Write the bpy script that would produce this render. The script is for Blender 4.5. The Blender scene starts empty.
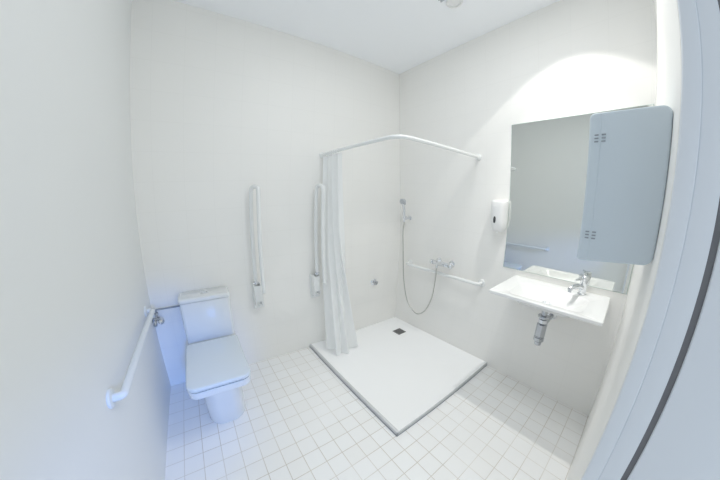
import bpy, bmesh, math, random
from mathutils import Vector, Matrix
random.seed(4)
S = bpy.context.scene
C = S.collection
PI = math.pi

# ------------------------------------------------------------------ camera (wide-angle action-camera lens)
CAM = (-1.9137, -1.9577, 1.4057)
PITCH, ROLL, YAW = -0.17238, -0.00878, -0.62184
FPX = 281.127
K2, K3, K4 = 0.523171, -0.797677, 0.252818
cam = bpy.data.cameras.new('camera')
co = bpy.data.objects.new('camera', cam)
C.objects.link(co)
M = Matrix.Rotation(YAW, 3, 'Z') @ Matrix.Rotation(PITCH, 3, 'X') @ Matrix.Rotation(ROLL, 3, 'Y')
right, fwd, up = M.col[0], M.col[1], M.col[2]
mw = Matrix.Identity(4)
for r in range(3):
    mw[r][0], mw[r][1], mw[r][2], mw[r][3] = right[r], up[r], -fwd[r], CAM[r]
co.matrix_world = mw
cam.type = 'PANO'
cam.sensor_fit = 'HORIZONTAL'
cam.sensor_width = 36.0
cam.sensor_height = 24.0
cam.clip_start = 0.01
lens = cam if hasattr(cam, 'panorama_type') else cam.cycles
lens.panorama_type = 'FISHEYE_LENS_POLYNOMIAL'
mm = 36.0 / 720.0 * FPX                     # the focal length in millimetres on the sensor
lens.fisheye_fov = math.radians(175)
lens.fisheye_polynomial_k0 = 0.0
lens.fisheye_polynomial_k1 = -1.0 / mm
lens.fisheye_polynomial_k2 = -K2 / mm ** 2
lens.fisheye_polynomial_k3 = -K3 / mm ** 3
lens.fisheye_polynomial_k4 = -K4 / mm ** 4
S.camera = co

# ------------------------------------------------------------------ light and exposure
w = bpy.data.worlds.new('corridor_daylight')
S.world = w
w.use_nodes = True
w.node_tree.nodes['Background'].inputs[0].default_value = (0.83, 0.93, 1.03, 1)
w.node_tree.nodes['Background'].inputs[1].default_value = 0.82
LAMP = (-0.40, -1.60)
sp = bpy.data.lights.new('sink_spot', 'SPOT')
sp.energy = 12
sp.color = (1.0, 0.98, 0.94)
sp.spot_size = math.radians(92)
sp.spot_blend = 0.10
sp.shadow_soft_size = 0.02
so = bpy.data.objects.new('sink_spot', sp)
C.objects.link(so)
so.location = (LAMP[0], LAMP[1], 2.76)
def area(name, loc, aim, energy, col, size, spread=180):
    a = bpy.data.lights.new(name, 'AREA')
    a.shape = 'DISK'
    a.size = size
    a.energy = energy
    a.color = col
    a.spread = math.radians(spread)
    o = bpy.data.objects.new(name, a)
    C.objects.link(o)
    o.location = loc
    o.rotation_euler = (Vector(aim) - Vector(loc)).to_track_quat('-Z', 'Y').to_euler()
    return o
area('ambient_fill', (-1.05, -1.30, 2.765), (-1.05, -1.30, 0), 7.0, (0.95, 0.975, 1.0), 0.5)  # unseen soft fill added at the ceiling to raise the ambient light
cw = bpy.data.lights.new('blue_corner_fill', 'SPOT')     # added blue spot outside the door, tinting the toilet corner
cw.energy = 150
cw.color = (0.06, 0.28, 1.0)
cw.spot_size = math.radians(26)
cw.spot_blend = 1.0
cw.shadow_soft_size = 0.12
cwo = bpy.data.objects.new('blue_corner_fill', cw)
C.objects.link(cwo)
cwo.location = (-1.80, -3.3, 1.45)
cwo.rotation_euler = (Vector((-2.28, -0.05, 0.15)) - cwo.location).to_track_quat('-Z', 'Y').to_euler()
core = bpy.data.lights.new('sink_spot_core', 'SPOT')    # the brighter middle of the same lamp's beam
core.energy = 30
core.color = sp.color
core.spot_size = math.radians(72)
core.spot_blend = 0.55
core.shadow_soft_size = 0.02
coo = bpy.data.objects.new('sink_spot_core', core)
C.objects.link(coo)
coo.location = so.location
S.view_settings.view_transform = 'Standard'
S.view_settings.look = 'None'
S.view_settings.gamma = 1
S.view_settings.use_curve_mapping = False
S.view_settings.exposure = 0.21
S.cycles.max_bounces = 14
S.cycles.diffuse_bounces = 9
S.cycles.use_denoising = True

# ------------------------------------------------------------------ materials
def mat(name, col, rough=0.5, metal=0.0, spec=0.5, coat=0.0):
    m = bpy.data.materials.new(name)
    m.use_nodes = True
    nt = m.node_tree
    b = nt.nodes['Principled BSDF']
    b.inputs['Base Color'].default_value = (*col, 1)
    b.inputs['Roughness'].default_value = rough
    b.inputs['Metallic'].default_value = metal
    b.inputs['Specular IOR Level'].default_value = spec
    b.inputs['Coat Weight'].default_value = coat
    return m

def bumpy(m, scale, strength, dist=0.002):
    """fine procedural unevenness"""
    nt = m.node_tree
    b = nt.nodes['Principled BSDF']
    tc = nt.nodes.new('ShaderNodeNewGeometry')
    n = nt.nodes.new('ShaderNodeTexNoise')
    n.inputs['Scale'].default_value = scale
    bp = nt.nodes.new('ShaderNodeBump')
    bp.inputs['Strength'].default_value = strength
    bp.inputs['Distance'].default_value = dist
    nt.links.new(tc.outputs['Position'], n.inputs['Vector'])
    nt.links.new(n.outputs['Fac'], bp.inputs['Height'])
    nt.links.new(bp.outputs['Normal'], b.inputs['Normal'])
    return m

def tile_mat(name, axes, size, off, c1, c2, grout, mortar, rough, bump=0.3, grout2=None):
    """square tiles: axes = which two world axes run across the surface"""
    m = mat(name, c1, rough)
    nt = m.node_tree
    b = nt.nodes['Principled BSDF']
    g = nt.nodes.new('ShaderNodeNewGeometry')
    sep = nt.nodes.new('ShaderNodeSeparateXYZ')
    nt.links.new(g.outputs['Position'], sep.inputs[0])
    comb = nt.nodes.new('ShaderNodeCombineXYZ')
    for i, (a, o) in enumerate(zip(axes, off)):
        ad = nt.nodes.new('ShaderNodeMath')
        ad.operation = 'SUBTRACT'
        ad.inputs[1].default_value = o - 50 * size       # keeps the pattern positive
        nt.links.new(sep.outputs['XYZ'.index(a)], ad.inputs[0])
        nt.links.new(ad.outputs[0], comb.inputs[i])
    br = nt.nodes.new('ShaderNodeTexBrick')
    br.offset = 0.0
    br.squash = 1.0
    br.inputs['Scale'].default_value = 1.0
    br.inputs['Brick Width'].default_value = size
    br.inputs['Row Height'].default_value = size
    br.inputs['Mortar Size'].default_value = mortar
    br.inputs['Mortar Smooth'].default_value = 0.25
    br.inputs['Bias'].default_value = 0.0
    br.inputs['Color1'].default_value = (*c1, 1)
    br.inputs['Color2'].default_value = (*c2, 1)
    br.inputs['Mortar'].default_value = (*grout, 1)
    nt.links.new(comb.outputs[0], br.inputs['Vector'])
    if grout2:
        n = nt.nodes.new('ShaderNodeTexNoise')
        n.inputs['Scale'].default_value = 2.3
        nt.links.new(g.outputs['Position'], n.inputs['Vector'])
        rmp = nt.nodes.new('ShaderNodeValToRGB')
        rmp.color_ramp.elements[0].position = 0.38
        rmp.color_ramp.elements[1].position = 0.62
        rmp.color_ramp.elements[0].color = (*grout, 1)
        rmp.color_ramp.elements[1].color = (*grout2, 1)
        nt.links.new(n.outputs['Fac'], rmp.inputs[0])
        nt.links.new(rmp.outputs[0], br.inputs['Mortar'])
    nt.links.new(br.outputs['Color'], b.inputs['Base Color'])
    bp = nt.nodes.new('ShaderNodeBump')
    bp.inputs['Strength'].default_value = bump
    bp.inputs['Distance'].default_value = 0.002
    bp.invert = True
    nt.links.new(br.outputs['Fac'], bp.inputs['Height'])
    nt.links.new(bp.outputs['Normal'], b.inputs['Normal'])
    return m

WC1, WC2, WG = (0.90, 0.89, 0.86), (0.895, 0.885, 0.855), (0.86, 0.85, 0.82)
m_wall_x = tile_mat('wall_tile_side', 'YZ', 0.2, (0.0, 0.135), WC1, WC2, WG, 0.0014, 0.55, 0.08)
m_wall_y = tile_mat('wall_tile_end', 'XZ', 0.2, (0.0, 0.135), WC1, WC2, WG, 0.0014, 0.55, 0.08)
m_floor = tile_mat('floor_tile', 'XY', 0.1, (-2.2208, -0.8138), (0.92, 0.92, 0.915), (0.90, 0.895, 0.88),
                   (0.78, 0.76, 0.72), 0.0022, 0.4, 0.3, (0.64, 0.60, 0.54))
m_ceiling = bumpy(mat('ceiling_paint', (0.95, 0.965, 0.985), 0.8, 0, 0.2), 220, 0.08)
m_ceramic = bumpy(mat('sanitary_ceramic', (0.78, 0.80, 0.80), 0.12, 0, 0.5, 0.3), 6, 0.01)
m_paint = bumpy(mat('left_wall_paint', (0.82, 0.83, 0.82), 0.6), 200, 0.05)
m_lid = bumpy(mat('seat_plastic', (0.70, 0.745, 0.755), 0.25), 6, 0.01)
m_basin = bumpy(mat('basin_resin', (0.90, 0.90, 0.89), 0.25), 6, 0.01)
m_plastic = bumpy(mat('white_plastic', (0.87, 0.87, 0.86), 0.3), 300, 0.02)
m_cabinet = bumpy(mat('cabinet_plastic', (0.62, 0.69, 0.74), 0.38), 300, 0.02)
m_bar = bumpy(mat('white_coated_tube', (0.86, 0.87, 0.86), 0.25), 200, 0.02)
m_chrome = bumpy(mat('chrome', (0.78, 0.80, 0.83), 0.08, 1.0), 40, 0.01)
m_chrome_dark = bumpy(mat('dark_reflection_chrome', (0.50, 0.52, 0.55), 0.14, 1.0), 40, 0.01)  # dark reflections put into the base colour for contrast
m_clip = bumpy(mat('grey_clip', (0.55, 0.57, 0.6), 0.5), 100, 0.02)
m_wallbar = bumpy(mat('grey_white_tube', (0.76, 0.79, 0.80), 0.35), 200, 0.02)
m_hose = bumpy(mat('hose_metal', (0.55, 0.55, 0.52), 0.3, 0.8), 900, 0.4)
m_dark = bumpy(mat('dark_slot', (0.05, 0.055, 0.06), 0.5), 100, 0.02)
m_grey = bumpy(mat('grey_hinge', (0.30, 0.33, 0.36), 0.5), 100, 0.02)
m_mirror = bumpy(mat('mirror_silver', (0.78, 0.80, 0.78), 0.015, 1.0), 3, 0.0)
m_glass_edge = mat('mirror_edge', (0.45, 0.58, 0.54), 0.2)
m_tray = bumpy(mat('tray_acrylic', (0.95, 0.955, 0.955), 0.3), 250, 0.05)
m_alu = bumpy(mat('aluminium_trim', (0.66, 0.67, 0.68), 0.4, 0.4), 300, 0.03)
m_drain = bumpy(mat('drain_steel', (0.22, 0.22, 0.22), 0.4, 0.6), 400, 0.1)
m_frame = bumpy(mat('door_frame_lacquer', (0.74, 0.77, 0.81), 0.4), 150, 0.02)
m_rubber = bumpy(mat('door_seal_rubber', (0.17, 0.17, 0.18), 0.6), 200, 0.1)
m_lamp = mat('lamp_glass', (0.9, 0.9, 0.9), 0.4)
m_lamp.node_tree.nodes['Principled BSDF'].inputs['Emission Color'].default_value = (1, 0.97, 0.92, 1)
m_lamp.node_tree.nodes['Principled BSDF'].inputs['Emission Strength'].default_value = 4
m_curtain = mat('curtain_fabric', (0.96, 0.97, 0.97), 0.7, 0, 0.2)
def _curtain():
    nt = m_curtain.node_tree
    b = nt.nodes['Principled BSDF']
    o = nt.nodes['Material Output']
    t = nt.nodes.new('ShaderNodeBsdfTranslucent')
    t.inputs[0].default_value = (0.96, 0.97, 0.97, 1)
    mx = nt.nodes.new('ShaderNodeMixShader')
    mx.inputs[0].default_value = 0.4
    nt.links.new(b.outputs[0], mx.inputs[1])
    nt.links.new(t.outputs[0], mx.inputs[2])
    nt.links.new(mx.outputs[0], o.inputs['Surface'])
    g = nt.nodes.new('ShaderNodeNewGeometry')
    wv = nt.nodes.new('ShaderNodeTexNoise')
    wv.inputs['Scale'].default_value = 900
    bp = nt.nodes.new('ShaderNodeBump')
    bp.inputs['Strength'].default_value = 0.05
    bp.inputs['Distance'].default_value = 0.001
    nt.links.new(g.outputs['Position'], wv.inputs['Vector'])
    nt.links.new(wv.outputs['Fac'], bp.inputs['Height'])
    nt.links.new(bp.outputs['Normal'], b.inputs['Normal'])
_curtain()

# ------------------------------------------------------------------ mesh helpers
def add_box(bm, lo, hi, bev=0.0, seg=3, axes=None):
    """box from lo to hi with bevelled edges"""
    g = bmesh.new()
    r = bmesh.ops.create_cube(g, size=1.0)
    lo, hi = Vector(lo), Vector(hi)
    for v in g.verts:
        v.co = Vector(((lo[i] + hi[i]) / 2 + v.co[i] * (hi[i] - lo[i])) for i in range(3))
    if bev > 0:
        es = g.edges[:]
        if axes is not None:
            es = [e for e in es if (e.verts[0].co - e.verts[1].co).normalized()['xyz'.index(axes)] ** 2 > 0.9]
        bmesh.ops.bevel(g, geom=es, offset=bev, segments=seg, profile=0.5, affect='EDGES')
    join(bm, g)

def join(bm, g):
    me = bpy.data.meshes.new('tmp')
    g.to_mesh(me)
    g.free()
    bm.from_mesh(me)
    bpy.data.meshes.remove(me)

def add_tube(bm, pts, r, n=14, cap=True):
    """round tube swept along a list of points; r a number or one per point"""
    pts = [Vector(p) for p in pts]
    rs = r if isinstance(r, (list, tuple)) else [r] * len(pts)
    t0 = (pts[1] - pts[0]).normalized()
    u = t0.orthogonal().normalized()
    rings = []
    for i, p in enumerate(pts):
        if i == 0:
            t = t0
        elif i == len(pts) - 1:
            t = (pts[i] - pts[i - 1]).normalized()
        else:
            t = ((pts[i + 1] - pts[i]).normalized() + (pts[i] - pts[i - 1]).normalized()).normalized()
        u = (u - t * u.dot(t)).normalized()
        v = t.cross(u)
        rings.append([bm.verts.new(p + (u * math.cos(2 * PI * k / n) + v * math.sin(2 * PI * k / n)) * rs[i]) for k in range(n)])
    for a, b in zip(rings, rings[1:]):
        for k in range(n):
            bm.faces.new((a[k], a[(k + 1) % n], b[(k + 1) % n], b[k]))
    if cap:
        bm.faces.new(list(reversed(rings[0])))
        bm.faces.new(rings[-1])

def add_lathe(bm, base, axis, prof, n=28):
    """profile [(radius, distance along axis)] turned about an axis through base"""
    base, ax = Vector(base), Vector(axis).normalized()
    u = ax.orthogonal().normalized()
    v = ax.cross(u)
    rings = []
    for r, d in prof:
        if r < 1e-6:
            rings.append([bm.verts.new(base + ax * d)])
        else:
            rings.append([bm.verts.new(base + ax * d + (u * math.cos(2 * PI * k / n) + v * math.sin(2 * PI * k / n)) * r) for k in range(n)])
    for a, b in zip(rings, rings[1:]):
        for k in range(n):
            k2 = (k + 1) % n
            if len(a) == 1 and len(b) == 1:
                continue
            if len(a) == 1:
                bm.faces.new((a[0], b[k2], b[k]))
            elif len(b) == 1:
                bm.faces.new((a[k], a[k2], b[0]))
            else:
                bm.faces.new((a[k], a[k2], b[k2], b[k]))
    if len(rings[0]) > 1:
        bm.faces.new(list(reversed(rings[0])))
    if len(rings[-1]) > 1:
        bm.faces.new(rings[-1])

def add_loft(bm, rings, cap=True):
    vs = [[bm.verts.new(p) for p in ring] for ring in rings]
    n = len(vs[0])
    for a, b in zip(vs, vs[1:]):
        for k in range(n):
            bm.faces.new((a[k], a[(k + 1) % n], b[(k + 1) % n], b[k]))
    if cap:
        bm.faces.new(list(reversed(vs[0])))
        bm.faces.new(vs[-1])

def arc_path(corners, rad, seg=8):
    """polyline with rounded corners"""
    P = [Vector(p) for p in corners]
    out = [P[0]]
    for a, b, c in zip(P, P[1:], P[2:]):
        d1, d2 = (a - b).normalized(), (c - b).normalized()
        ang = d1.angle(d2)
        t = min(rad / math.tan(ang / 2), (a - b).length * 0.49, (c - b).length * 0.49)
        p1, p2 = b + d1 * t, b + d2 * t
        for k in range(seg + 1):
            s = k / seg
            out.append(p1 * (1 - s) ** 2 + b * 2 * s * (1 - s) + p2 * s * s)
    out.append(P[-1])
    return out

def catmull(pts, n=10):
    P = [Vector(p) for p in pts]
    P = [P[0] * 2 - P[1]] + P + [P[-1] * 2 - P[-2]]
    out = []
    for a, b, c, d in zip(P, P[1:], P[2:], P[3:]):
        for k in range(n):
            t = k / n
            out.append(0.5 * (2 * b + (c - a) * t + (2 * a - 5 * b + 4 * c - d) * t * t + (3 * b - a - 3 * c + d) * t ** 3))
    out.append(P[-2])
    return out

def obj(name, bm, m, parent=None, smooth=35):
    bmesh.ops.recalc_face_normals(bm, faces=bm.faces[:])
    me = bpy.data.meshes.new(name)
    bm.to_mesh(me)
    bm.free()
    me.materials.append(m)
    if smooth:
        for p in me.polygons:
            p.use_smooth = True
        me.set_sharp_from_angle(angle=math.radians(smooth))
    o = bpy.data.objects.new(name, me)
    C.objects.link(o)
    if parent is not None:
        o.parent = parent
        o.matrix_parent_inverse = Matrix.Translation(-Vector(parent.location))
    return o

def tag(o, label, cat, group=None):
    o['label'] = label
    o['category'] = cat
    if group:
        o['group'] = group
    return o

def thing(name, label, cat, loc=(0, 0, 0), group=None):
    o = bpy.data.objects.new(name, None)
    C.objects.link(o)
    o.location = loc
    return tag(o, label, cat, group)

def struct(name, bm, m, parent=None, smooth=None):
    o = obj(name, bm, m, parent, smooth)
    if parent is None:
        o['kind'] = 'structure'
    return o

def boxobj(name, lo, hi, m, parent=None, bev=0.0, seg=3):
    bm = bmesh.new()
    add_box(bm, lo, hi, bev, seg)
    return obj(name, bm, m, parent)

# ------------------------------------------------------------------ the room
XL, YN, H = -2.317, -2.0176, 2.779          # left wall, door wall, ceiling
XO = -1.225                                   # the door opening's right edge
T = 0.12
def wall(name, lo, hi, m):
    bm = bmesh.new()
    add_box(bm, lo, hi)
    o = struct(name, bm, m)
    return o
wall('floor', (XL - T, YN - 0.9, -0.1), (T, T, 0), m_floor)
wall('ceiling', (XL - T, YN - T, H), (T, T, H + 0.1), m_ceiling)
wall('wall_back', (XL - T, 0, 0), (T, T, H), m_wall_y)
wall('wall_right', (0, YN - T, 0), (T, 0, H), m_wall_x)
wall('wall_left', (XL - T, YN - T, 0), (XL, 0, H), m_paint)
bm = bmesh.new()
add_box(bm, (XO + 0.012, YN - 0.34, 0), (0, YN, H))
add_box(bm, (XL, YN - 0.34, 2.12), (XO + 0.012, YN, H))
add_box(bm, (XL, YN - 0.34, 0), (-2.25, YN, 2.12))
struct('wall_front', bm, m_wall_y)

# door frame seen at the very right edge of the picture
dr = bpy.data.objects.new('door_1', None)
C.objects.link(dr)
dr.location = (XO, YN, 0)
dr['kind'] = 'structure'
bm = bmesh.new()
add_box(bm, (XO - 0.004, YN - 0.030, 0), (XO + 0.012, YN - 0.0005, 2.12), 0.003)
add_box(bm, (-2.25, YN - 0.030, 0), (-2.238, YN - 0.0005, 2.12), 0.003)
add_box(bm, (-2.25, YN - 0.030, 2.108), (XO + 0.012, YN - 0.0005, 2.12), 0.003)
obj('frame_lip', bm, m_frame, dr)
bm = bmesh.new()
add_box(bm, (XO, YN - 0.068, 0), (XO + 0.012, YN - 0.030, 2.12), 0.002)
add_box(bm, (-2.25, YN - 0.068, 0), (-2.242, YN - 0.030, 2.12), 0.002)
obj('door_jamb', bm, m_frame, dr)
bm = bmesh.new()
add_box(bm, (XO + 0.004, YN - 0.079, 0), (XO + 0.012, YN - 0.068, 2.12))
obj('rubber_seal', bm, m_rubber, dr)
bm = bmesh.new()
add_box(bm, (XO - 0.002, YN - 0.34, 0), (XO + 0.012, YN - 0.079, 2.12), 0.003)
add_box(bm, (-2.25, YN - 0.34, 0), (-2.242, YN - 0.079, 2.12), 0.003)
obj('outer_jamb', bm, m_frame, dr)
bm = bmesh.new()
add_lathe(bm, (XO, YN - 0.0625, 0.66), (-1, 0, 0), [(0.0045, -0.001), (0.0045, 0.001), (0.003, 0.002), (0, 0.002)], 14)
obj('screw', bm, m_grey, dr)

# ------------------------------------------------------------------ shower tray
TX, TY, TZ = -1.092, -1.218, 0.030
tr = thing('shower_tray', 'large white low shower tray with grey metal edge in the corner', 'shower tray', (TX / 2, TY / 2, 0))
bm = bmesh.new()
def rrect(x0, y0, x1, y1, r, z, n=6):
    out = []
    for cx, cy, a0 in ((x1 - r, y1 - r, 0), (x0 + r, y1 - r, 90), (x0 + r, y0 + r, 180), (x1 - r, y0 + r, 270)):
        for k in range(n + 1):
            a = math.radians(a0 + 90 * k / n)
            out.append((cx + r * math.cos(a), cy + r * math.sin(a), z))
    return out
e = 0.022
rings = [rrect(TX + 0.006, TY + 0.006, 0, 0, 0.004, 0.0), rrect(TX + 0.006, TY + 0.006, 0, 0, 0.004, TZ - 0.003),
         rrect(TX + 0.009, TY + 0.009, -0.003, -0.003, 0.006, TZ),
         rrect(TX + e, TY + e, -0.03, -0.03, 0.03, TZ), rrect(TX + e + 0.02, TY + e + 0.02, -0.048, -0.048, 0.04, TZ - 0.009)]
add_loft(bm, rings, cap=False)
bm.faces.new([v for v in bm.verts if abs(v.co.z - (TZ - 0.009)) < 1e-6])
obj('tray_base', bm, m_tray, tr)
bm = bmesh.new()
add_box(bm, (TX, TY + 0.0, 0), (TX + 0.0058, 0, TZ + 0.001), 0.0015)
add_box(bm, (TX, TY + 0.002, TZ + 0.0003), (TX + 0.017, 0, TZ + 0.002), 0.0006)
obj('edge_trim', bm, m_alu, tr)
bm = bmesh.new()
add_box(bm, (TX, TY, 0), (0, TY + 0.0058, TZ + 0.001), 0.0015)
obj('edge_trim', bm, m_alu, tr)
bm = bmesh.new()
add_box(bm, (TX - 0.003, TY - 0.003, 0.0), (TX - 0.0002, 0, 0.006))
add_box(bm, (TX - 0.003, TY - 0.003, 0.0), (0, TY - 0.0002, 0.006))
obj('shadow_line', bm, m_grey, tr)  # dark strips standing in for the shadow line below the tray edge
# square floor drain let into the tray
gx, gy, gs = -0.197, -0.286, 0.052
dg = bmesh.new()
z0 = TZ - 0.0095
add_box(dg, (gx - gs, gy - gs, z0), (gx + gs, gy + gs, z0 + 0.003), 0.001)
do = obj('drain_cover', dg, m_drain, tr)
bm = bmesh.new()
for k in range(5):
    yy = gy - 0.036 + k * 0.018
    add_box(bm, (gx - 0.042, yy - 0.003, z0 + 0.0031), (gx + 0.042, yy + 0.003, z0 + 0.0036))
obj('slot', bm, m_dark, do)

# ------------------------------------------------------------------ toilet
tc = thing('toilet', 'white close-coupled toilet with lid closed against the back wall', 'toilet', (-1.938, -0.35, 0))
TXC = -1.938
def dring(hw, yf, yb, z, rf=0.06, rb=0.02, bulge=0.02, n=8):
    """D-shaped outline: rounded front corners with a slightly bowed front edge"""
    out = []
    cs = ((TXC + hw - rb, yb - rb, rb, 0), (TXC - hw + rb, yb - rb, rb, 90), (TXC - hw + rf, yf + rf, rf, 180), (TXC + hw - rf, yf + rf, rf, 270))
    for cx, cy, r, a0 in cs:
        for k in range(n + 1):
            a = math.radians(a0 + 90 * k / n)
            x, y = cx + r * math.cos(a), cy + r * math.sin(a)
            if a0 >= 180:
                y -= bulge * (1 - ((x - TXC) / hw) ** 2)
            out.append((x, y, z))
    return out
bm = bmesh.new()
R = [(0.120, -0.540, -0.004, 0.0, 0.085), (0.122, -0.543, -0.004, 0.012, 0.085), (0.123, -0.545, -0.004, 0.13, 0.085),
     (0.124, -0.540, -0.004, 0.24, 0.085), (0.130, -0.560, -0.004, 0.29, 0.085), (0.146, -0.600, -0.004, 0.325, 0.08),
     (0.165, -0.652, -0.004, 0.345, 0.07), (0.175, -0.678, -0.004, 0.358, 0.048), (0.177, -0.684, -0.004, 0.395, 0.048),
     (0.175, -0.682, -0.006, 0.401, 0.048)]
add_loft(bm, [dring(hw, yf, yb, z, rf, 0.02, 0.02) for hw, yf, yb, z, rf in R])
obj('bowl', bm, m_ceramic, tc, 50)
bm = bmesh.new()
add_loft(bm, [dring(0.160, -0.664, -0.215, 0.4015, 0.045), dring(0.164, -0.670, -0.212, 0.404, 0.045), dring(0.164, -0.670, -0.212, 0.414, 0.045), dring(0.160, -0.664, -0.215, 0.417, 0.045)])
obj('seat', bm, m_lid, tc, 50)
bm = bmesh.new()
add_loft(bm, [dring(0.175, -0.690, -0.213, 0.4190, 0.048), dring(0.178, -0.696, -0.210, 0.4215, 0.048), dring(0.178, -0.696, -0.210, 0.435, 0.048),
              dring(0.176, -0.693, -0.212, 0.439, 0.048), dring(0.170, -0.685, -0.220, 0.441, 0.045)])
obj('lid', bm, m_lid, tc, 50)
for s in (-1, 1):
    bm = bmesh.new()
    add_tube(bm, [(TXC + s * 0.075 - 0.025, -0.200, 0.414), (TXC + s * 0.075 + 0.025, -0.200, 0.414)], 0.011)
    obj('lid_hinge', bm, m_plastic, tc)
def crect(hx, yf, yb, z, r=0.025, n=6):
    return rrect(TXC - hx, yf, TXC + hx, yb, r, z, n)
bm = bmesh.new()
add_loft(bm, [crect(0.166, -0.170, -0.006, 0.402), crect(0.170, -0.174, -0.004, 0.412), crect(0.172, -0.174, -0.004, 0.60), crect(0.173, -0.176, -0.004, 0.722)])
cs = obj('cistern', bm, m_ceramic, tc, 50)
bm = bmesh.new()
add_loft(bm, [crect(0.173, -0.176, -0.004, 0.7235), crect(0.178, -0.181, -0.003, 0.728), crect(0.179, -0.182, -0.003, 0.742, 0.027),
              crect(0.176, -0.178, -0.004, 0.751), crect(0.166, -0.166, -0.010, 0.7555)])
cl = obj('cistern_lid', bm, m_ceramic, tc, 50)
bm = bmesh.new()
add_box(bm, (TXC - 0.026, -0.108, 0.756), (TXC + 0.026, -0.072, 0.7595), 0.003)
obj('flush_button', bm, m_chrome, cl)

# ------------------------------------------------------------------ water supply valve beside the toilet
vl = thing('angle_valve', 'small chrome angle valve on the left wall beside the cistern', 'valve', (XL, -0.05, 0.60))
bm = bmesh.new()
add_lathe(bm, (XL + 0.0003, -0.05, 0.598), (1, 0, 0), [(0.024, 0.0), (0.024, 0.004), (0.011, 0.009), (0.011, 0.030), (0.015, 0.031), (0.015, 0.050), (0.0, 0.050)], 20)
add_tube(bm, [(XL + 0.034, -0.05, 0.600), (XL + 0.034, -0.05, 0.648)], 0.0095)
add_lathe(bm, (XL + 0.034, -0.05, 0.630), (0, 0, 1), [(0.010, 0), (0.013, 0.002), (0.013, 0.016), (0.010, 0.018)], 8)
obj('valve_body', bm, m_chrome_dark, vl)
bm = bmesh.new()
add_lathe(bm, (XL + 0.046, -0.06, 0.592), (0.55, -0.8, -0.1), [(0.008, 0), (0.008, 0.018), (0.019, 0.020), (0.021, 0.028), (0.019, 0.036), (0.012, 0.040), (0, 0.040)], 10)
obj('valve_handle', bm, m_chrome, vl)
bm = bmesh.new()
add_lathe(bm, (XL + 0.022, -0.056, 0.590), (-0.1, -0.8, -0.65), [(0.007, 0), (0.007, 0.020), (0.013, 0.022), (0.013, 0.038), (0, 0.038)], 10)
obj('drain_plug', bm, m_chrome_dark, vl)
bm = bmesh.new()
add_tube(bm, arc_path([(XL + 0.034, -0.05, 0.648), (XL + 0.034, -0.05, 0.669), (TXC - 0.1745, -0.05, 0.669)], 0.012), 0.0065)
obj('supply_pipe', bm, m_grey, vl)

# ------------------------------------------------------------------ folding grab bars on the back wall
def folding_bar(xi, xo, xp, label, yo):
    g = thing('folding_grab_bar', label, 'grab bar', (xp, 0, 0.62), 'folded-up grab bars on the back wall')
    bm = bmesh.new()
    add_box(bm, (xp - 0.045, -0.010, 0.518), (xp + 0.045, -0.0002, 0.735), 0.004)
    pl = obj('wall_plate', bm, m_bar, g)
    for z in (0.535, 0.66):
        bm = bmesh.new()
        add_lathe(bm, (xp, -0.0098, z), (0, -1, 0), [(0.007, 0), (0.007, 0.002), (0.004, 0.004), (0, 0.004)], 12)
        obj('screw', bm, m_chrome, pl)
    bm = bmesh.new()
    add_box(bm, (xp - 0.038, -0.076, 0.56), (xp - 0.032, -0.0098, 0.745), 0.002)
    add_box(bm, (xp + 0.012, -0.076, 0.56), (xp + 0.018, -0.0098, 0.745), 0.002)
    add_box(bm, (xp - 0.033, -0.076, 0.60), (xp + 0.013, -0.071, 0.735), 0.002)
    obj('hinge_bracket', bm, m_bar, g)
    bm = bmesh.new()
    add_tube(bm, [(xi - 0.024, -0.055, 0.75), (xi + 0.024, -0.055, 0.75)], 0.010)
    add_tube(bm, [(xi, -0.055, 0.745), (xi, -0.055, 0.768)], 0.019)
    obj('hinge_pin', bm, m_chrome, g)
    bm = bmesh.new()
    add_tube(bm, arc_path([(xi, -0.055, 0.768), (xi, -0.055, 1.485), (xo, yo, 1.485), (xo, yo, 0.705)], 0.05), 0.0155, 16)
    obj('rail_loop', bm, m_bar, g)
    bm = bmesh.new()
    add_lathe(bm, (xo, yo, 0.705), (0, 0, -1), [(0.0165, -0.01), (0.0165, 0.008), (0.012, 0.014), (0, 0.014)], 16)
    obj('end_cap', bm, m_bar, g)
    return g
folding_bar(-1.535, -1.495, -1.521, 'white fold-up grab bar on the back wall right of the toilet', -0.135)
folding_bar(-0.988, -0.972, -0.995, 'white fold-up grab bar on the back wall beside the shower curtain', -0.150)

# ------------------------------------------------------------------ wall grab bars
def flange(bm, p, ax, r=0.034):
    add_lathe(bm, p, ax, [(r, 0.0), (r, 0.004), (r * 0.9, 0.009), (0.018, 0.012)], 22)
g = thing('grab_bar', 'white horizontal grab bar along the left wall in front of the toilet', 'grab bar', (XL, -0.55, 0.722))
bm = bmesh.new()
add_tube(bm, arc_path([(XL + 0.008, -0.985, 0.722), (XL + 0.044, -0.985, 0.722), (XL + 0.044, -0.185, 0.722), (XL + 0.008, -0.185, 0.722)], 0.034), 0.0155, 16)
obj('bar', bm, m_wallbar, g)
for y in (-0.985, -0.185):
    bm = bmesh.new()
    flange(bm, (XL + 0.0003, y, 0.722), (1, 0, 0), 0.036)
    obj('flange', bm, m_wallbar, g)
g = thing('grab_bar', 'white horizontal grab bar under the shower mixer on the right wall', 'grab bar', (0, -0.6, 0.73))
bm = bmesh.new()
add_tube(bm, arc_path([(-0.008, -0.175, 0.728), (-0.062, -0.175, 0.728), (-0.062, -1.035, 0.728), (-0.008, -1.035, 0.728)], 0.03), 0.014, 16)
obj('bar', bm, m_bar, g)
for y in (-0.175, -1.035):
    bm = bmesh.new()
    flange(bm, (-0.0003, y, 0.728), (-1, 0, 0), 0.034)
    obj('flange', bm, m_bar, g)

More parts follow.
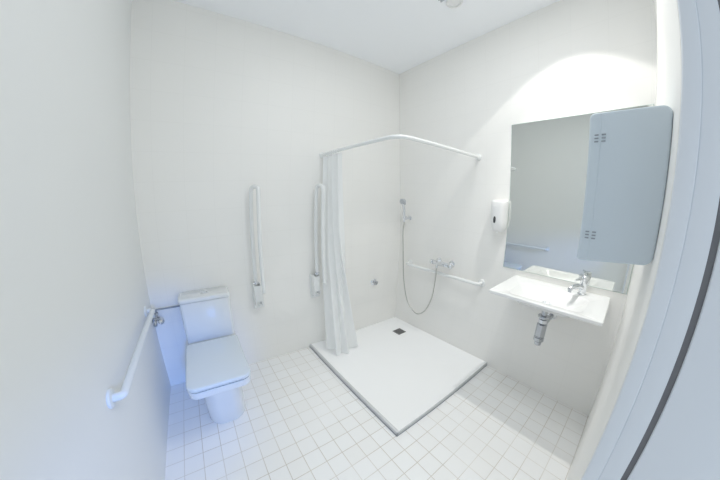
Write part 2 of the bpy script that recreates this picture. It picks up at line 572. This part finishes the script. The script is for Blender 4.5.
# ------------------------------------------------------------------ curtain rail and curtain
RX, RY, RZ = -0.913, -0.929, 1.755
g = thing('shower_curtain_rail', 'white L-shaped curtain rail with rounded corner above the shower tray', 'curtain rail', (RX, RY, RZ))
bm = bmesh.new()
add_tube(bm, arc_path([(RX, -0.006, RZ), (RX, RY, RZ), (-0.006, RY, RZ)], 0.10, 12), 0.0125, 16)
obj('rail', bm, m_bar, g)
for p, ax in (((RX, -0.0003, RZ), (0, -1, 0)), ((-0.0003, RY, RZ), (-1, 0, 0))):
    bm = bmesh.new()
    add_lathe(bm, p, ax, [(0.028, 0), (0.028, 0.006), (0.020, 0.010), (0.018, 0.026), (0.013, 0.028)], 22)
    obj('flange', bm, m_bar, g)

cu = thing('shower_curtain', 'white shower curtain drawn back in folds beside the grab bar', 'shower curtain', (RX, -0.2, 0.04))
bm = bmesh.new()
NS, NZ = 190, 60
ZT, ZB = RZ - 0.022, 0.034
def curtain_pt(s, h):
    """s along the cloth, h = 0 at the rail, 1 at the hem"""
    folds = 4.25
    ph = 2 * PI * folds * s
    tx, ty = RX + 0.004, -0.025 - 0.275 * s
    a = (1 - s) ** 2
    b = 2 * s * (1 - s)
    c = s * s
    bx = a * -0.955 + b * -1.045 + c * -0.66
    by = a * -0.05 + b * -0.47 + c * -0.20
    k = h ** 2.2
    k2 = h ** 1.3
    x = tx * (1 - k) + bx * k + 0.06 * c * (k2 - k)
    y = ty * (1 - k) + by * k
    dx = (2 * (1 - s) * (-1.045 + 0.955) + 2 * s * (-0.66 + 1.045)) * k
    dy = -0.275 * (1 - k) + (2 * (1 - s) * (-0.47 + 0.05) + 2 * s * (-0.20 + 0.47)) * k
    L = math.hypot(dx, dy)
    nx, ny = -dy / L, dx / L
    amp = 0.021 + 0.014 * h * h + 0.004 * math.sin(5.1 * s + 2.0)
    o = amp * math.sin(ph + 0.9 * math.sin(2.2 * h + 5 * s)) + 0.25 * amp * math.sin(1.37 * ph + 2.2 * h)
    z = ZT + (ZB - ZT) * h + 0.012 * (1 + math.sin(6 * s + 0.6)) * h
    return (x + nx * o, y + ny * o, z)
vs = [[bm.verts.new(curtain_pt(i / NS, j / NZ)) for i in range(NS + 1)] for j in range(NZ + 1)]
for j in range(NZ):
    for i in range(NS):
        bm.faces.new((vs[j][i], vs[j][i + 1], vs[j + 1][i + 1], vs[j + 1][i]))
obj('cloth', bm, m_curtain, cu, 180)
for k in range(8):
    bm = bmesh.new()
    y = -0.035 - 0.034 * k
    add_tube(bm, [(RX + 0.019 * math.cos(t), y, RZ - 0.004 + 0.021 * math.sin(t)) for t in [2 * PI * q / 14 for q in range(15)]], 0.0022, 6, False)
    obj('curtain_ring', bm, m_bar, cu)

# ------------------------------------------------------------------ built-in stop valve in the shower
g = thing('shower_stop_valve', 'round chrome stop valve low on the back wall inside the shower', 'valve', (-0.34, 0, 0.545))
bm = bmesh.new()
add_lathe(bm, (-0.34, -0.0003, 0.545), (0, -1, 0), [(0.036, 0), (0.036, 0.004), (0.030, 0.010), (0.014, 0.014), (0.013, 0.026)], 26)
obj('escutcheon', bm, m_chrome, g)
bm = bmesh.new()
add_lathe(bm, (-0.34, -0.022, 0.545), (0, -1, 0), [(0.012, 0), (0.021, 0.006), (0.023, 0.016), (0.020, 0.026), (0.012, 0.030), (0, 0.030)], 10)
obj('knob', bm, m_chrome_dark, g)

# ------------------------------------------------------------------ shower mixer
MY, MZ = -0.63, 0.822
g = thing('shower_mixer', 'chrome thermostatic shower mixer on the right wall above the grab bar', 'tap', (0, MY, MZ))
bm = bmesh.new()
add_lathe(bm, (-0.074, MY + 0.088, MZ), (0, -1, 0), [(0.0, 0), (0.017, 0.001), (0.020, 0.008), (0.020, 0.060), (0.023, 0.085), (0.020, 0.115), (0.020, 0.168), (0.017, 0.175), (0, 0.176)], 24)
for dy in (-0.075, 0.075):
    add_tube(bm, [(-0.004, MY + dy, MZ), (-0.060, MY + dy, MZ)], 0.012)
add_tube(bm, [(-0.080, MY + 0.03, MZ - 0.010), (-0.090, MY + 0.03, MZ - 0.040)], 0.010)
obj('mixer_body', bm, m_chrome, g)
for dy in (-0.075, 0.075):
    bm = bmesh.new()
    add_lathe(bm, (-0.0003, MY + dy, MZ), (-1, 0, 0), [(0.032, 0), (0.032, 0.003), (0.022, 0.010), (0.013, 0.014)], 24)
    obj('wall_rose', bm, m_chrome, g)
bm = bmesh.new()
add_lathe(bm, (-0.074, MY + 0.089, MZ), (0, 1, 0), [(0.019, 0), (0.023, 0.005), (0.023, 0.026), (0.018, 0.031), (0, 0.031)], 18)
obj('knob', bm, m_chrome, g)
bm = bmesh.new()
add_lathe(bm, (-0.074, MY - 0.089, MZ), (0, -1, 0), [(0.019, 0), (0.025, 0.006), (0.026, 0.030), (0.020, 0.038), (0, 0.038)], 18)
obj('knob', bm, m_chrome, g)
bm = bmesh.new()
add_tube(bm, catmull([(-0.085, MY + 0.03, MZ + 0.018), (-0.105, MY + 0.0, MZ + 0.012), (-0.114, MY - 0.03, MZ + 0.006), (-0.116, MY - 0.06, MZ + 0.000)], 6),
         [0.013 - 0.0003 * k for k in range(19)], 14)
obj('lever', bm, m_chrome, g)

# ------------------------------------------------------------------ hand shower on its wall bracket
HX, HY = -0.085, -0.150
g = thing('hand_shower', 'chrome hand shower with hose hanging in the corner of the right wall', 'hand shower', (0, HY, 1.25))
bm = bmesh.new()
add_lathe(bm, (-0.0003, HY + 0.004, 1.185), (-1, 0, 0), [(0.022, 0), (0.022, 0.006), (0.011, 0.012), (0.011, 0.05), (0.018, 0.052), (0.018, 0.088), (0.015, 0.098), (0, 0.098)], 20)
obj('wall_bracket', bm, m_chrome, g)
bm = bmesh.new()
hp = catmull([(HX - 0.008, HY - 0.004, 1.150), (HX - 0.012, HY - 0.006, 1.20), (HX - 0.022, HY - 0.014, 1.28), (HX - 0.042, HY - 0.016, 1.335)], 6)
add_tube(bm, hp, [0.010 + 0.0002 * k for k in range(len(hp))], 16)
obj('handle', bm, m_chrome, g)
bm = bmesh.new()
add_lathe(bm, (HX - 0.032, HY - 0.016, 1.352), (-0.85, -0.1, -0.5), [(0.012, -0.012), (0.024, -0.008), (0.034, 0.006), (0.036, 0.016), (0.033, 0.021), (0, 0.021)], 24)
hd = obj('shower_head', bm, m_clip, g)
bm = bmesh.new()
add_tube(bm, catmull([(HX - 0.008, HY - 0.004, 1.149), (-0.094, -0.140, 1.05), (-0.096, -0.150, 0.90), (-0.096, -0.170, 0.70), (-0.09, -0.195, 0.52),
                      (-0.08, -0.250, 0.345), (-0.08, -0.345, 0.262), (-0.08, -0.415, 0.246), (-0.08, -0.500, 0.310), (-0.085, -0.570, 0.460), (-0.090, -0.597, 0.64), (-0.0903, MY + 0.03, MZ - 0.0440)], 8), 0.0062, 10)
obj('hose', bm, m_hose, g)

# ------------------------------------------------------------------ soap dispenser
g = thing('soap_dispenser', 'white wall soap dispenser with a dark oval window left of the mirror', 'soap dispenser', (0, -1.145, 1.30))
bm = bmesh.new()
def sring(z, hw, d, ctr=-1.145):
    out = [(-0.0005, ctr + hw * 0.96, z)]
    for k in range(17):
        a = PI * k / 16
        out.append((-0.012 - d * math.sin(a) ** 0.62, ctr + hw * math.copysign(abs(math.cos(a)) ** 0.62, math.cos(a)), z))
    out.append((-0.0005, ctr - hw * 0.96, z))
    return out
add_loft(bm, [sring(1.178, 0.040, 0.050), sring(1.184, 0.049, 0.066), sring(1.20, 0.056, 0.076), sring(1.25, 0.060, 0.086), sring(1.36, 0.061, 0.090), sring(1.395, 0.060, 0.090),
              sring(1.410, 0.056, 0.085), sring(1.416, 0.046, 0.070)])
bd = obj('dispenser_body', bm, m_plastic, g, 60)
bm = bmesh.new()
a0 = math.radians(62)
wy, wx = -1.145 + 0.060 * math.cos(a0) ** 0.62, -0.012 - 0.0885 * math.sin(a0) ** 0.62
nrm = Vector((-0.88, 0.47, 0)).normalized()
tan = Vector((0.47, 0.88, 0)).normalized()
cc = Vector((-0.1005, -1.134, 1.268))
ring = lambda s, d: [cc + nrm * d + tan * (0.0105 * s * math.cos(t)) + Vector((0, 0, 0.025 * s * math.sin(t))) for t in [2 * PI * k / 20 for k in range(20)]]
add_loft(bm, [ring(1, -0.006), ring(1, 0.0015), ring(0.8, 0.003)])
obj('level_window', bm, m_dark, bd)
bm = bmesh.new()
add_tube(bm, [(-0.06, -1.145, 1.180), (-0.06, -1.145, 1.166)], [0.012, 0.009])
obj('nozzle', bm, m_plastic, g)

# ------------------------------------------------------------------ mirror
g = thing('wall_mirror', 'large frameless rectangular mirror on the right wall above the basin', 'mirror', (0, -1.61, 1.44))
bm = bmesh.new()
add_box(bm, (-0.0045, -2.012, 0.906), (-0.0003, -1.207, 1.981))
obj('mirror_backing', bm, m_glass_edge, g)
bm = bmesh.new()
add_box(bm, (-0.0058, -2.010, 0.908), (-0.0046, -1.209, 1.979), 0.0004, 1)
obj('mirror_glass', bm, m_mirror, g)

# ------------------------------------------------------------------ wash basin
BX, BY0, BY1, BZ = -0.462, -1.940, -1.312, 0.862
g = thing('wash_basin', 'wide white wall-mounted wash basin with flat rim below the mirror', 'wash basin', (0, (BY0 + BY1) / 2, BZ))
bm = bmesh.new()
th = 0.022
outer = lambda z, d: rrect(BX + d, BY0 + d, -0.0003 - max(d - 0.004, 0), BY1 - d, 0.012, z, 6)
inner = lambda z, d: rrect(-0.415 + d, -1.84 + d, -0.135 - d, -1.412 - d, 0.055 - 0.4 * d, z, 6)
rings = [inner(BZ - 0.078, 0.095), inner(BZ - 0.074, 0.06), inner(BZ - th, 0.01), outer(BZ - th, 0.006), outer(BZ - th + 0.003, 0.001), outer(BZ - 0.004, 0.0), outer(BZ, 0.004),
         inner(BZ, -0.004), inner(BZ - 0.006, 0.003), inner(BZ - 0.03, 0.025), inner(BZ - 0.055, 0.065), inner(BZ - 0.060, 0.095)]
add_loft(bm, rings)
obj('basin_body', bm, m_basin, g, 40)
bm = bmesh.new()
add_lathe(bm, (-0.255, -1.626, BZ - 0.0605), (0, 0, 1), [(0.030, 0), (0.030, 0.003), (0.022, 0.004), (0.020, 0.002), (0, 0.002)], 24)
obj('basin_drain', bm, m_chrome, g)

# basin tap
FX, FY = -0.072, -1.785
g = thing('basin_tap', 'chrome single-lever mixer tap standing on the wash basin rim', 'tap', (FX, FY, BZ))
bm = bmesh.new()
add_lathe(bm, (FX, FY, BZ), (0, 0, 1), [(0.027, 0.0003), (0.027, 0.005), (0.022, 0.010), (0.0215, 0.070), (0.0235, 0.076), (0.0235, 0.088)], 26)
obj('tap_body', bm, m_chrome, g)
bm = bmesh.new()
d = Vector((-0.93, 0.36, 0)).normalized()
b0 = Vector((FX, FY, BZ))
sp_ = catmull([b0 + d * 0.010 + Vector((0, 0, 0.045)), b0 + d * 0.06 + Vector((0, 0, 0.060)), b0 + d * 0.115 + Vector((0, 0, 0.060)), b0 + d * 0.150 + Vector((0, 0, 0.050))], 6)
add_tube(bm, sp_, [0.0165 - 0.0002 * k for k in range(len(sp_))], 16)
add_tube(bm, [b0 + d * 0.142 + Vector((0, 0, 0.052)), b0 + d * 0.146 + Vector((0, 0, 0.034))], 0.0115)
obj('spout', bm, m_chrome, g)
bm = bmesh.new()
add_lathe(bm, (FX, FY, BZ + 0.0885), (0, 0, 1), [(0.0235, 0), (0.0245, 0.004), (0.0240, 0.026), (0.017, 0.033), (0, 0.034)], 26)
lv = [b0 + d * 0.012 + Vector((0, 0, 0.104)), b0 + d * 0.05 + Vector((0, 0, 0.105)), b0 + d * 0.105 + Vector((0, 0, 0.103))]
add_tube(bm, lv, [0.0095, 0.0085, 0.006], 12)
obj('lever', bm, m_chrome, g)

# chrome trap under the basin
QX, QY = -0.255, -1.626
g = thing('basin_trap', 'chrome bottle trap with waste pipe hanging under the wash basin', 'drain trap', (QX, QY, 0.6))
bm = bmesh.new()
add_lathe(bm, (QX, QY, BZ - 0.0785), (0, 0, -1), [(0.018, 0), (0.018, 0.060), (0.034, 0.062), (0.036, 0.068), (0.034, 0.076), (0.018, 0.080), (0.0165, 0.120)], 24)
obj('waste_outlet', bm, m_chrome_dark, g)
bm = bmesh.new()
add_lathe(bm, (QX, QY, BZ - 0.164), (0, 0, -1), [(0.021, 0), (0.027, 0.003), (0.027, 0.026), (0.021, 0.029)], 10)
obj('lock_nut', bm, m_chrome, g)
bm = bmesh.new()
add_lathe(bm, (QX, QY, BZ - 0.195), (0, 0, -1), [(0.022, 0), (0.031, 0.006), (0.031, 0.085), (0.027, 0.090), (0.027, 0.095), (0.032, 0.097), (0.032, 0.120), (0.023, 0.128), (0.020, 0.150), (0.016, 0.154), (0, 0.155)], 24)
obj('bottle_cup', bm, m_chrome_dark, g)
bm = bmesh.new()
add_tube(bm, [(QX + 0.02, QY, BZ - 0.222), (-0.006, QY, BZ - 0.222)], 0.0160)
add_lathe(bm, (QX + 0.028, QY, BZ - 0.222), (1, 0, 0), [(0.018, 0), (0.024, 0.003), (0.024, 0.024), (0.017, 0.027)], 10)
obj('waste_pipe', bm, m_chrome_dark, g)
bm = bmesh.new()
add_lathe(bm, (-0.0003, QY, BZ - 0.222), (-1, 0, 0), [(0.036, 0), (0.034, 0.006), (0.018, 0.014), (0.0165, 0.016)], 24)
obj('wall_rose', bm, m_chrome, g)

# ------------------------------------------------------------------ white plastic cabinet on the door wall
KX0, KX1 = -1.090, -0.80
g = thing('wall_cabinet', 'pale plastic wall cabinet with rounded corners and two small hinges', 'cabinet', (KX0, YN, 1.45))
def kbox(y0, y1, z0a, z1a, z0b, z1b, rc0, rc1):
    """rounded side outline in the y-z plane, height changing from y0 to y1"""
    pts = []
    cs = ((y1 - rc1, z1b - rc1, rc1, 0), (y0 + rc0, z1a - rc0, rc0, 90), (y0 + rc0, z0a + rc0, rc0, 180), (y1 - rc1, z0b + rc1, rc1, 270))
    for cy, cz, r, a in cs:
        for k in range(7):
            t = math.radians(a + 15 * k)
            pts.append((cy + r * math.cos(t), cz + r * math.sin(t)))
    return pts
def kobj(name, y0, y1, z0a, z1a, z0b, z1b, rc0, rc1, soft, parent):
    bm = bmesh.new()
    out = kbox(y0, y1, z0a, z1a, z0b, z1b, rc0, rc1)
    cy = sum(p[0] for p in out) / len(out)
    cz = sum(p[1] for p in out) / len(out)
    def ring(x, inset):
        r = []
        for y, z in out:
            v = Vector((y - cy, z - cz))
            sy = 1 - 2 * inset / (y1 - y0)
            sz = 1 - 2 * inset / (z1a - z0a)
            r.append((x, cy + v.x * sy, cz + v.y * sz))
        return r
    add_loft(bm, [ring(KX0 + soft * (1 - math.sin(t)), soft * (1 - math.cos(t))) for t in (PI / 2, PI / 3, PI / 6, 0)] + [ring(KX1 - soft * (1 - math.sin(t)), soft * (1 - math.cos(t))) for t in (0, PI / 6, PI / 3, PI / 2)])
    return obj(name, bm, m_cabinet, parent, 50)
kobj('cabinet_body', YN + 0.0005, -1.8737, 1.270, 1.650, 1.258, 1.6525, 0.022, 0.002, 0.006, g)
dor = kobj('cabinet_door', -1.8783, -1.850, 1.258, 1.6525, 1.256, 1.653, 0.002, 0.012, 0.006, g)
for z in (1.585, 1.330):
    bm = bmesh.new()
    for dz in (-0.0085, 0.0, 0.0085):
        add_box(bm, (KX0 - 0.0022, -1.8725, z + dz - 0.0018), (KX0 + 0.001, -1.8630, z + dz + 0.0018), 0.0012, 2)
        add_box(bm, (KX0 - 0.0022, -1.8885, z + dz - 0.0018), (KX0 + 0.001, -1.8790, z + dz + 0.0018), 0.0012, 2)
    obj('hinge', bm, m_grey, g)

# ------------------------------------------------------------------ ceiling fittings
g = thing('ceiling_downlight', 'lit round recessed downlight in the ceiling above the wash basin', 'downlight', (LAMP[0], LAMP[1], H))
bm = bmesh.new()
add_lathe(bm, (LAMP[0], LAMP[1], H - 0.0003), (0, 0, -1), [(0.058, 0), (0.058, 0.003), (0.052, 0.006), (0.042, 0.006), (0.040, 0.001)], 32)
obj('trim_ring', bm, m_plastic, g)
bm = bmesh.new()
add_lathe(bm, (LAMP[0], LAMP[1], H - 0.0015), (0, 0, -1), [(0.039, 0), (0.039, 0.001), (0, 0.001)], 32)
obj('lamp_lens', bm, m_lamp, g)
ux, uy = -0.478, -1.030
g = thing('ceiling_fitting', 'small round white fitting with a grey clip on the ceiling', 'ceiling fitting', (ux, uy, H))
bm = bmesh.new()
add_lathe(bm, (ux, uy, H - 0.0003), (0, 0, -1), [(0.056, 0), (0.056, 0.010), (0.050, 0.014), (0.044, 0.014), (0.042, 0.004), (0, 0.004)], 32)
obj('housing', bm, m_plastic, g)
bm = bmesh.new()
for dx in (-0.072, -0.094):
    add_box(bm, (ux + dx - 0.005, uy + 0.00, H - 0.014), (ux + dx + 0.004, uy + 0.062, H - 0.0003), 0.002)
obj('clip', bm, m_clip, g)
